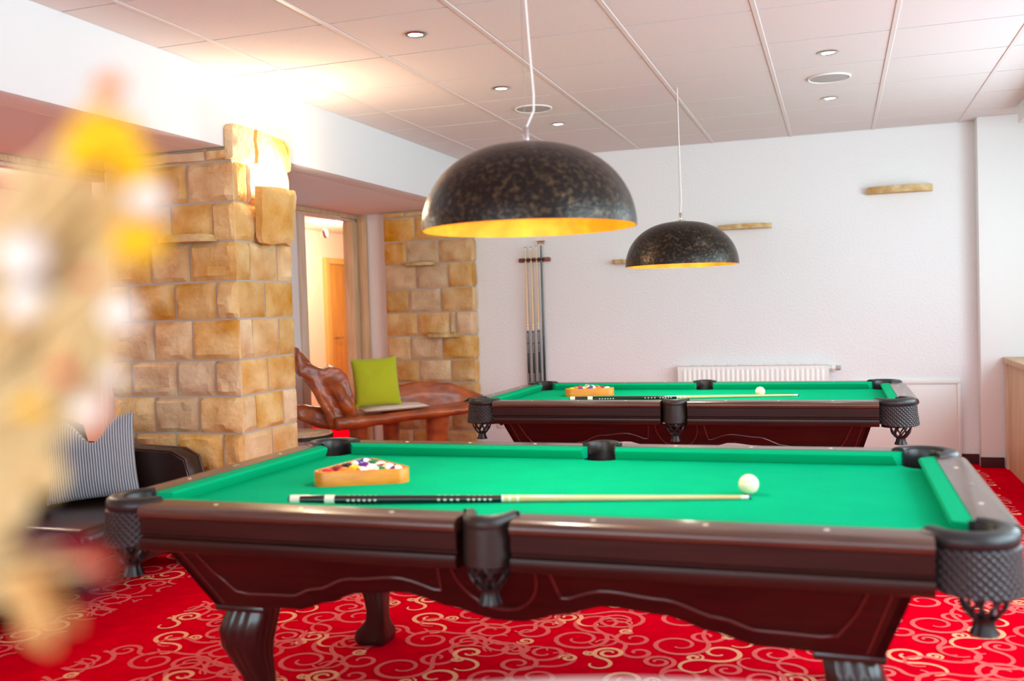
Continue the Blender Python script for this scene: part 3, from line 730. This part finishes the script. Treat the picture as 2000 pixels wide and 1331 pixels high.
make_lamp('bronze dome pendant lamp with gold lining, cable kinked, over the table beside the sofa', (-.945, 3.0), 1.572, 36, .03)
make_lamp('bronze dome pendant lamp with gold lining in front of the wall ledges', (-.915, 6.04), 1.553, 36, .008)

# ------------------------------------------------------------------ wall fittings
rd = thing('radiator', 'white ribbed panel radiator on the wall behind the pool table', 'radiator', (-1.283, YW, 0))
W_ = 1.202
b = nb(); rings = []; n = 29
def flute(x):
    q = (x-.03)/(W_-.06)*n; return 0 if x < .03 or x > W_-.03 else .5-.5*math.cos(2*PI*(q % 1))
xs_ = [W_*i/(n*8) for i in range(n*8+1)]
prof = [(.22, 0), (.235, 0), (.25, 1), (.752, 1), (.764, 0), (.79, 0)]
vr = [[b.verts.new((x, -.092-.010*flute(x)*k_, z)) for x in xs_] for z, k_ in prof]
for r0, r1 in zip(vr, vr[1:]):
    for i in range(len(xs_)-1): b.faces.new((r0[i], r0[i+1], r1[i+1], r1[i]))
fin('front_panel', b, 'white', rd, 60)
b = nb(); box(b, (.002, -.088, .222), (W_-.002, -.084, .788)); fin('backing_plate', b, 'white', rd)
for x in (-.004, W_): 
    b = nb(); box(b, (x, -.094, .225), (x+.004, -.03, .8), .001); fin('side_cover', b, 'white', rd)
for i in range(12):
    b = nb(); x = .01+i*(W_-.02)/12; box(b, (x, -.09, .792), (x+.088, -.032, .8), .001); fin('top_grille', b, 'white', rd)
b = nb(); box(b, (0, -.034, .22), (W_, -.03, .79)); fin('rear_panel', b, 'white', rd)
for x in (.2, W_-.2):
    b = nb(); box(b, (x, -.031, .3), (x+.03, -.001, .75)); fin('wall_bracket', b, 'white', rd)
mX = Matrix.Rotation(R(90), 3, 'Y')
b = nb(); lathe(b, [(.009, 0), (.009, .02), (.02, .022), (.022, .045), (.018, .05)], 16, (W_+.004, -.06, .765), mX); fin('valve_body', b, 'white', rd)
b = nb(); lathe(b, [(.019, .05), (.021, .06), (.02, .085), (.012, .09)], 16, (W_+.004, -.06, .765), mX); fin('valve_knob', b, 'grille', rd)
pn = thing('access_panel', 'flat white framed panel on the wall right of the radiator', 'panel', (.10, YW, 0))
b = nb(); box(b, (0, -.02, .06), (.79, -.001, .66), .003); fin('board', b, 'white', pn)
for lo, hi in (((0, -.032, .63), (.79, -.02, .66)), ((0, -.032, .06), (.79, -.02, .085)), ((0, -.032, .085), (.025, -.02, .63)), ((.765, -.032, .085), (.79, -.02, .63))):
    b = nb(); box(b, lo, hi, .003); fin('frame', b, 'white', pn)
so = thing('wall_socket', 'white wall socket low on the wall beside the stone pillar', 'socket', (-2.906, YW, .289))
b = nb(); box(b, (-.041, -.011, -.041), (.041, -.001, .041), .004); fin('cover', b, 'white', so)
b = nb(); lathe(b, [(.021, -.011), (.020, -.004), (.001, -.004)], 20, mtx=Matrix.Rotation(R(90), 3, 'X') @ Matrix.Scale(-1, 3, (0, 0, 1))); fin('socket_well', b, 'grille', so)
sp = thing('track_spotlight', 'small chrome spotlight hanging from the hall ceiling', 'spotlight', (-5.4, 9.55, 2.35))
b = nb(); lathe(b, [(.03, 0), (.03, -.012), (.008, -.014), (.006, -.07)], 14); fin('mount', b, 'chrome', sp)
b = nb(); lathe(b, [(.02, .05), (.04, .02), (.045, -.04), (.04, -.05)], 18, (0, 0, -.11), Matrix.Rotation(R(35), 3, 'X')); fin('head', b, 'chrome', sp)

# pine counter by the pilaster
ct = thing('pine_counter', 'pale pine counter with thick top beside the white pilaster', 'counter', (1.16, 8.04, 0))
b = nb(); box(b, (0, -1.9, .80), (.8, 0, .843), .006); fin('counter_top', b, 'pine', ct)
b = nb(); box(b, (.03, -1.86, 0), (.075, -.01, .80), .004); fin('side_panel', b, 'pine', ct)
for y in (-.06, -1.86):
    b = nb(); box(b, (.015, y, 0), (.085, y+.05, .80), .004); fin('post', b, 'pinkpost', ct)

# ------------------------------------------------------------------ teak root bench
O = Vector((-3.64, 6.75, 0)); BA = math.atan2(.658, .753)
bench = thing('root_bench', 'polished teak root bench with wild branching back beside stone pillar', 'bench', O, BA)
def organic(name, build, vox=.014, sm=6, m='teak', amp=.012):
    bm = nb(); build(bm)
    o = fin(name, bm, m, bench, 60)
    a = o.modifiers.new('remesh', 'REMESH'); a.mode = 'VOXEL'; a.voxel_size = vox; a.use_smooth_shade = True
    s = o.modifiers.new('smooth', 'SMOOTH'); s.factor = .5; s.iterations = sm
    tx = bpy.data.textures.new('root_relief', 'CLOUDS'); tx.noise_scale = .11
    dm = o.modifiers.new('displace', 'DISPLACE'); dm.texture = tx; dm.strength = amp; dm.texture_coords = 'LOCAL'
    return o
def seat(bm):
    front_t = [(-.05, .512), (.175, .511), (.63, .53), (.82, .53), (1.065, .545), (1.13, .55)]
    front_b = [(-.12, .408), (.0, .403), (.283, .423), (.528, .443), (.814, .452), (1.052, .466), (1.13, .475)]
    rings = []
    for i in range(16):
        u = lerp(-.12, 1.13, i/15); zt = interp(front_t, u); zb = interp(front_b, u)
        back = lerp(.46, .40, i/15); f = .02*math.sin(u*7)
        rings.append([(u, f-.01, (zt+zb)/2-.01), (u, f, zt-.012), (u, f+.03, zt), (u, back, zt-.01), (u, back+.03, zt-.04), (u, back, zb+.02), (u, f+.03, zb)])
    loft(bm, rings)
organic('seat', seat, amp=.008)
def root(bm):
    out = [(-.385, 1.074), (-.357, 1.066), (-.33, .957), (-.267, .933), (-.178, .891), (-.119, .908), (-.036, .883), (.010, .822), (.040, .70), (.060, .593), (.02, .554), (.05, .467), (-.029, .405), (-.097, .394), (-.162, .44), (-.124, .555), (-.171, .641), (-.23, .70), (-.266, .775), (-.305, .825), (-.377, .85), (-.395, .95)]
    prism(bm, out, lambda u, z: (u, .07+.10*(z-.4), z), lambda u, z: (u+.01, .19+.22*(z-.4), z))
    tube(bm, [(-.02, .08, .42), (.02, .07, .52), (-.03, .05, .62), (-.08, .08, .72), (-.16, .13, .80)], [.07, .055, .05, .045, .03], 10)
    tube(bm, [(.0, .16, .55), (.0, .22, .72), (-.06, .26, .86), (-.13, .27, .90)], [.06, .055, .045, .03], 10)
    tube(bm, [(-.2, .2, .80), (-.29, .22, .92), (-.37, .22, 1.05)], [.05, .04, .02], 8)
    tube(bm, [(-.1, .12, .42), (-.16, .10, .56), (-.22, .12, .68), (-.31, .18, .82)], [.05, .04, .035, .025], 8)
rt = organic('root_back', root, .012, 4, amp=.02)
def arm(bm):
    tube(bm, [(-.08, .24, .46), (-.16, .25, .51), (-.25, .26, .53), (-.36, .27, .56), (-.46, .28, .60)], [.07, .075, .065, .055, .04], 10)
    tube(bm, [(-.12, .2, .43), (-.25, .22, .47), (-.38, .24, .53)], [.05, .04, .03], 8)
organic('root_arm', arm, .014, 4, amp=.02)
def shell(bm):
    top = [(.38, .70), (.489, .712), (.59, .712), (.62, .733), (.78, .722), (.956, .705), (1.10, .668), (1.19, .60), (1.23, .545)]
    rings = []
    for i in range(22):
        q = i/21
        # plan curve: along the back, then curling round to the front right
        if q < .62: u, v = lerp(.36, 1.0, q/.62), .42-.02*math.sin(q*4); nx, ny = 0, 1
        else:
            a = (q-.62)/.38*R(88); u, v = 1.0+.22*math.sin(a), .18+.235*math.cos(a); nx, ny = math.sin(a), math.cos(a)
        zt = interp(top, min(1.23, u)) if q < .62 else lerp(.695, .548, ((q-.62)/.38)**.9)
        th = .03
        rings.append([(u-nx*th, v-ny*th, .46), (u-nx*th*.6, v-ny*th*.6, lerp(.46, zt, .6)), (u+nx*.02-nx*th*.3, v+ny*.02-ny*th*.3, zt-.012), (u+nx*.045, v+ny*.045, zt), (u+nx*.06, v+ny*.06, zt-.02), (u+nx*.05, v+ny*.05, lerp(.46, zt, .5)), (u+nx*.02, v+ny*.02, .455)])
    loft(bm, rings)
organic('back_shell', shell, .013, 4, amp=.008)
def leg_r(bm): tube(bm, [(.77, .17, .47), (.76, .17, .33), (.745, .17, .15), (.75, .17, .0)], [.105, .095, .085, .095], 14)
def leg_l(bm): tube(bm, [(.09, .16, .45), (.09, .16, .3), (.085, .16, .0)], [.08, .07, .075], 12)
def leg_b(bm): tube(bm, [(.42, .36, .46), (.42, .37, .3), (.41, .38, .0)], [.08, .07, .075], 12)
for f in (leg_r, leg_l, leg_b): organic('leg', f, .015, 3, amp=.006)
bm = nb(); tube(bm, [(1.06, .33, .53), (1.10, .31, .55), (1.14, .25, .545)], [.012, .018, .01], 8); fin('knot_hollow', bm, 'dark', bench)

def cushion(name, w_, h_, t_, m, pinch=.12, n=22, uvs=1, dent=0):
    bm = nb(); lay_ = bm.loops.layers.uv.verify(); side = []
    for s in (1, -1):
        g = []
        for j in range(n+1):
            row = []
            for i in range(n+1):
                u, v = 2*i/n-1, 2*j/n-1
                e = (1-abs(u)**2.6)*(1-abs(v)**2.6); z = s*t_/2*max(0, e)**.45
                k1 = 1-pinch*(1-abs(v)**2)*abs(u)**3 * .5; k2 = 1-pinch*(1-abs(u)**2)*abs(v)**3*.5
                z += noise.noise(Vector((u*2.2, v*2.2, s*3+w_)))*t_*.08*max(0, e)
                yy = v*k2*h_/2
                if dent and v > 0: yy -= dent*h_*(math.exp(-(u-.08)**2*9))*v**2
                row.append(bm.verts.new((u*k1*w_/2, yy, z)))
            g.append(row)
        for j in range(n):
            for i in range(n):
                q = ((j, i), (j, i+1), (j+1, i+1), (j+1, i))
                if s < 0: q = q[::-1]
                f = bm.faces.new([g[a][b_] for a, b_ in q])
                for l, (a, b_) in zip(f.loops, q): l[lay_].uv = (b_/n*uvs, a/n*uvs)
    bmesh.ops.remove_doubles(bm, verts=bm.verts, dist=1e-5)
    return fin(name, bm, m, None, 80)
def frame(o, origin, xdir, ydir):
    x = Vector(xdir).normalized(); y = (Vector(ydir) - x*Vector(ydir).dot(x)).normalized(); z = x.cross(y)
    o.matrix_world = Matrix(((x.x, y.x, z.x, origin[0]), (x.y, y.y, z.y, origin[1]), (x.z, y.z, z.z, origin[2]), (0, 0, 0, 1)))
def BW(u, v, z): c_, s_ = math.cos(BA), math.sin(BA); return Vector((O.x+u*c_-v*s_, O.y+u*s_+v*c_, z))
o = cushion('throw_pillow', .38, .41, .12, 'lime', .1); tag(o, 'lime green square cushion leaning on the teak root bench', 'cushion')
c0 = BW(.258, .185, .762); frame(o, c0, BW(.43, .17, .765)-BW(.035, .20, .755), BW(-.055, .30, 1.0)-BW(.04, .17, .6))
o = cushion('seat_pad', .54, .34, .05, 'pad', .04); tag(o, 'thin cream seat pad on the teak root bench', 'seat pad')
frame(o, BW(.395, .20, .5465), BW(1, .2, .567)-BW(0, .2, .55), BW(.3, 1, .55)-BW(.3, 0, .55))

# round side table between the pillar and the bench
rt_ = thing('side_table', 'low round wooden side table with dark rim behind the stone pillar', 'table', (-3.93, 6.42, 0))
b = nb(); lathe(b, [(.001, .425), (.262, .425), (.268, .418), (.268, .40), (.001, .40)], 40); fin('table_top', b, 'pine', rt_)
b = nb(); lathe(b, [(.269, .414), (.274, .412), (.274, .385), (.268, .385)], 40, caps=False); fin('rim', b, 'dark', rt_)
for a in (.6, 2.7, 4.8):
    b = nb(); tube(b, [(.17*math.cos(a), .17*math.sin(a), .4), (.2*math.cos(a), .2*math.sin(a), 0)], .016, 8); fin('leg', b, 'dark', rt_)

# ------------------------------------------------------------------ leather sofa and corduroy pillow
sf = thing('leather_sofa', 'dark brown leather sofa in front of the tall sandstone pillar', 'sofa', (-4.22, 4.40, 0))
# local: x from back (0) to front (.93), y from the far arm (0) towards the viewer
def rb(name, lo, hi, bv, m='sofa', par=None):
    b = nb(); box(b, lo, hi, bv, 4); return fin(name, b, m, par or sf, 50)
for y in (-.14, -1.80):
    a_ = nb(); out = [(.10, .10), (.90, .10), (.945, .14), (.955, .30), (.95, .48), (.92, .575), (.84, .615), (.60, .625), (.30, .635), (.10, .64)]
    for f0, f1, k_ in ((y, y+.14, 0),): loft(a_, [[(x*.985+.008, f0-.0, z*.985) for x, z in out], [(x, f0+.02, z) for x, z in out], [(x, f1-.02, z) for x, z in out], [(x*.985+.008, f1, z*.985) for x, z in out]])
    ar = fin('armrest', a_, 'sofa', sf, 50)
    for yy in (y+.012, y+.128):
        b = nb(); tube(b, [(x, yy, z) for x, z in out[1:]], .006, 6); fin('piping', b, 'piping', ar)
rb('base', (.12, -1.66, .10), (.90, -.14, .21), .03)
rb('seat_cushion', (.24, -.90, .20), (.95, -.145, .365), .055); rb('seat_cushion', (.24, -1.655, .20), (.95, -.905, .365), .055)
bk = nb(); out = [(.0, .12), (.22, .12), (.26, .45), (.27, .66), (.24, .755), (.17, .79), (.06, .78), (.0, .7)]
loft(bk, [[(x*.97, -1.70, z*.985) for x, z in out], [(x, -1.66, z) for x, z in out], [(x, -.16, z) for x, z in out], [(x*.97, -.10, z*.985) for x, z in out]]); fin('backrest', bk, 'sofa', sf, 50)
for x in (.14, .86):
    for y in (-.08, -1.74): rb('foot', (x-.035, y-.035, 0), (x+.035, y+.035, .10), .004, 'steel')
o = cushion('corduroy_pillow', .46, .44, .15, 'cord', .1, 30, 1, .34); tag(o, 'grey ribbed corduroy pillow with dented top on the leather sofa', 'pillow')
frame(o, (-3.745, 4.08, .598), (.84, .54, .06), (-.12, .10, 1))

# ------------------------------------------------------------------ white table with vase of dried flowers
tb = thing('round_table', 'round white tabletop in the foreground under the dried flowers', 'table', (-.047, .232, 0))
b = nb(); lathe(b, [(.001, .945), (.60, .945), (.617, .95), (.62, .9625), (.617, .975), (.61, .98), (.001, .98)], 96); fin('table_top', b, 'tabletop', tb, 50)
b = nb(); lathe(b, [(.035, .945), (.035, .04), (.26, .025), (.27, 0), (.001, 0)], 32); fin('pedestal', b, 'steel', tb)
VX, VY = -.47, .27
vs = thing('vase', 'pale ceramic vase holding the dried bouquet', 'vase', (VX, VY, .98))
b = nb(); lathe(b, [(.032, 0), (.042, .01), (.046, .05), (.036, .09), (.028, .115), (.03, .125), (.026, .124), (.024, .112), (.033, .088), (.041, .05), (.036, .012), (.001, .01)], 32); fin('body', b, 'vase', vs)
bq = thing('dried_bouquet', 'blurred bouquet of dried yellow, cream and red flowers in the foreground', 'bouquet', (VX, VY, 1.02))
random.seed(21)
def stem(tip, r=.0016):
    b = nb(); s = Vector((random.uniform(-.008, .008), random.uniform(-.008, .008), 0)); m_ = Vector((random.uniform(-.012, .012), random.uniform(-.012, .012), .098))
    c_ = m_.lerp(tip, .35) + Vector((0, 0, .06))      # rises out of the vase mouth, then leans over
    pts = [s, s.lerp(m_, .5)] + [m_*(1-q)**2+c_*2*q*(1-q)+tip*q*q for q in [i/9 for i in range(10)]]; tube(b, pts, r, 5); fin('stem', b, 'straw', bq)
def petalled(name, pos, r, m, squash=.75, n=60):
    """flower head of many overlapping pointed bracts"""
    b = nb(); lathe(b, [(.001, -r*squash*.8), (r*.7, -r*squash*.5), (r*.82, 0), (r*.6, r*squash*.5), (.001, r*squash*.75)], 12)
    for i in range(n):
        z = 1-2*(i+.5)/n; a = i*2.39996; rr = math.sqrt(1-z*z); d = Vector((rr*math.cos(a), rr*math.sin(a), z*squash)); s = d.cross(Vector((.1, .2, 1))).normalized()
        p = d*r; q = [p*.62+s*r*.2, p*.62-s*r*.2, p*1.08]
        v = [b.verts.new(x) for x in q] + [b.verts.new(p*.8+d.normalized()*r*.12)]
        for f in ((0, 1, 3), (1, 2, 3), (2, 0, 3), (0, 2, 1)): b.faces.new([v[k_] for k_ in f])
    return fin(name, b, m, bq, 60, pos)
def plume(p0, p1, r, m, n=110):
    b = nb(); ax = (p1-p0); L_ = ax.length; ax.normalize(); x = ax.cross(Vector((.3, 1, .2))).normalized(); y = ax.cross(x)
    tube(b, [p0, p1], [r*.12, r*.05], 5)
    for i in range(n):
        q = (i+.5)/n; a = i*2.39996; env = math.sin(PI*min(1, q*.92+.06))**.8*r
        rad = (x*math.cos(a)+y*math.sin(a)); base = p0+ax*(q*L_); tip = base+rad*env+ax*(env*1.1); s = ax.cross(rad)*(r*.10)
        v = [b.verts.new(k_) for k_ in (base+s, base-s, base+ax*r*.22, tip)]
        for f in ((0, 1, 3), (1, 2, 3), (2, 0, 3)): b.faces.new([v[k_] for k_ in f])
    fin('grass_plume', b, m, bq, 80)
# flower heads: position from the vase mouth and radius in metres
for p, r, m in (((0.1779, 0.0646, 0.3681), 0.0182, 'yellow'), ((0.1832, 0.0733, 0.3569), 0.0128, 'yellow'), ((0.1746, 0.0561, 0.3607), 0.0117, 'yellow'), ((0.1908, 0.0676, 0.3248), 0.0134, 'yellow'),
    ((0.1756, 0.0767, 0.3212), 0.0089, 'yellow'), ((0.1705, 0.0774, 0.3934), 0.0076, 'orange'), ((0.1459, 0.0501, 0.2566), 0.0087, 'yellow'), ((0.1795, 0.0489, 0.3082), 0.0042, 'red'),
    ((0.1425, 0.0500, 0.2892), 0.0037, 'red'), ((0.1647, 0.0497, 0.2699), 0.0053, 'red'), ((0.1632, 0.0539, 0.1937), 0.0100, 'crimson'), ((0.1412, 0.0606, 0.1882), 0.0116, 'purple'),
    ((0.1828, 0.0461, 0.1909), 0.0054, 'coral'), ((0.1253, 0.0697, 0.1920), 0.0102, 'purple'), ((0.1508, 0.0706, 0.1758), 0.0077, 'purple')):
    p = Vector(p); petalled('flower_head', p, r, m); stem(p)
for p, r, m in (((0.1451, 0.0519, 0.3194), 0.0134, 'fluff'), ((0.1418, 0.0574, 0.3000), 0.0128, 'fluff'), ((0.1846, 0.0805, 0.3444), 0.0103, 'fluff'), ((0.1820, 0.0636, 0.2944), 0.0091, 'fluff'),
    ((0.1633, 0.0779, 0.2663), 0.0073, 'fluff'), ((0.1634, 0.0631, 0.2531), 0.0075, 'fluff')):
    p = Vector(p); petalled('flower_head', p, r, m, 1.0, 90); stem(p)
for p, r in (((0.1265, 0.0895, 0.3409), 0.0148), ((0.1402, 0.0861, 0.3164), 0.0131), ((0.1304, 0.0746, 0.2865), 0.0166), ((0.1345, 0.0903, 0.2847), 0.0133),
    ((0.1223, 0.0711, 0.2648), 0.0157), ((0.1311, 0.0808, 0.2511), 0.0141), ((0.1174, 0.0684, 0.2338), 0.0162), ((0.1238, 0.0774, 0.2208), 0.0108),
    ((0.1136, 0.0663, 0.2097), 0.0125), ((0.1091, 0.0913, 0.3590), 0.0097), ((0.1450, 0.0945, 0.3034), 0.0105), ((0.1467, 0.0942, 0.2783), 0.0081),
    ((0.1078, 0.0638, 0.1914), 0.0106), ((0.1340, 0.0994, 0.3473), 0.0121), ((0.1499, 0.1046, 0.3407), 0.0097), ((0.1031, 0.0801, 0.2988), 0.0119)):
    p = Vector(p); petalled('flower_head', p, r, 'plume', .95, 110); stem(p)
for p0, p1, r in (((0.1305, 0.0677, 0.2935), (0.1513, 0.0772, 0.3678), 0.0091), ((0.1338, 0.0760, 0.2933), (0.1680, 0.0897, 0.3591), 0.0097), ((0.1313, 0.0602, 0.2757), (0.1443, 0.0668, 0.3424), 0.0089),
    ((0.1459, 0.0646, 0.2618), (0.1692, 0.0745, 0.3192), 0.0116), ((0.1479, 0.0506, 0.2500), (0.1674, 0.0590, 0.3057), 0.0119), ((0.1390, 0.0614, 0.2352), (0.1632, 0.0712, 0.2836), 0.0103),
    ((0.1316, 0.0514, 0.2255), (0.1512, 0.0595, 0.2689), 0.0123), ((0.1215, 0.0545, 0.2067), (0.1381, 0.0615, 0.2464), 0.0125), ((0.1185, 0.0460, 0.1974), (0.1381, 0.0540, 0.2363), 0.0132),
    ((0.1230, 0.0480, 0.2104), (0.1367, 0.0547, 0.2716), 0.0154), ((0.1221, 0.0559, 0.2403), (0.1358, 0.0621, 0.2890), 0.0134), ((0.1083, 0.0493, 0.1826), (0.1258, 0.0562, 0.2133), 0.0112),
    ((0.1393, 0.0844, 0.2742), (0.1495, 0.0900, 0.3396), 0.0108), ((0.1111, 0.0760, 0.3080), (0.1177, 0.0800, 0.3617), 0.0070), ((0.1349, 0.0912, 0.3073), (0.1629, 0.1021, 0.3516), 0.0110),
    ((0.1169, 0.0851, 0.3079), (0.1357, 0.0929, 0.3501), 0.0143), ((0.1069, 0.0801, 0.2606), (0.1285, 0.0896, 0.3266), 0.0167), ((0.1269, 0.0864, 0.2457), (0.1471, 0.0950, 0.2974), 0.0143),
    ((0.1017, 0.0773, 0.2275), (0.1207, 0.0853, 0.2744), 0.0176), ((0.0967, 0.0747, 0.2014), (0.1132, 0.0816, 0.2390), 0.0157), ((0.1220, 0.0879, 0.3411), (0.1397, 0.0953, 0.3809), 0.0095),
    ((0.0937, 0.0761, 0.2753), (0.1037, 0.0813, 0.3274), 0.0143)):
    p0 = Vector(p0); plume(p0, Vector(p1), r, 'plume', 170); stem(p0, .0018)
for p in ((0.1591, 0.0376, 0.1781), (0.1444, 0.0470, 0.1787), (0.1494, 0.0557, 0.1743)):
    p = Vector(p); b = nb(); a = Vector((random.uniform(-1, 1), random.uniform(-.4, .4), .5)).normalized(); s = a.cross(Vector((0, 1, .3))).normalized(); nn = a.cross(s)
    rings = []
    for i in range(7):
        q = i/6; w_ = .013*math.sin(PI*min(1, q*.9+.08)); c_ = p+a*((q-.5)*.045)+nn*(.006*math.sin(PI*q)); rings.append([c_-s*w_, c_+nn*.001, c_+s*w_, c_-nn*.001])
    loft(b, rings); fin('leaf', b, 'tanleaf', bq, 60); stem(p)
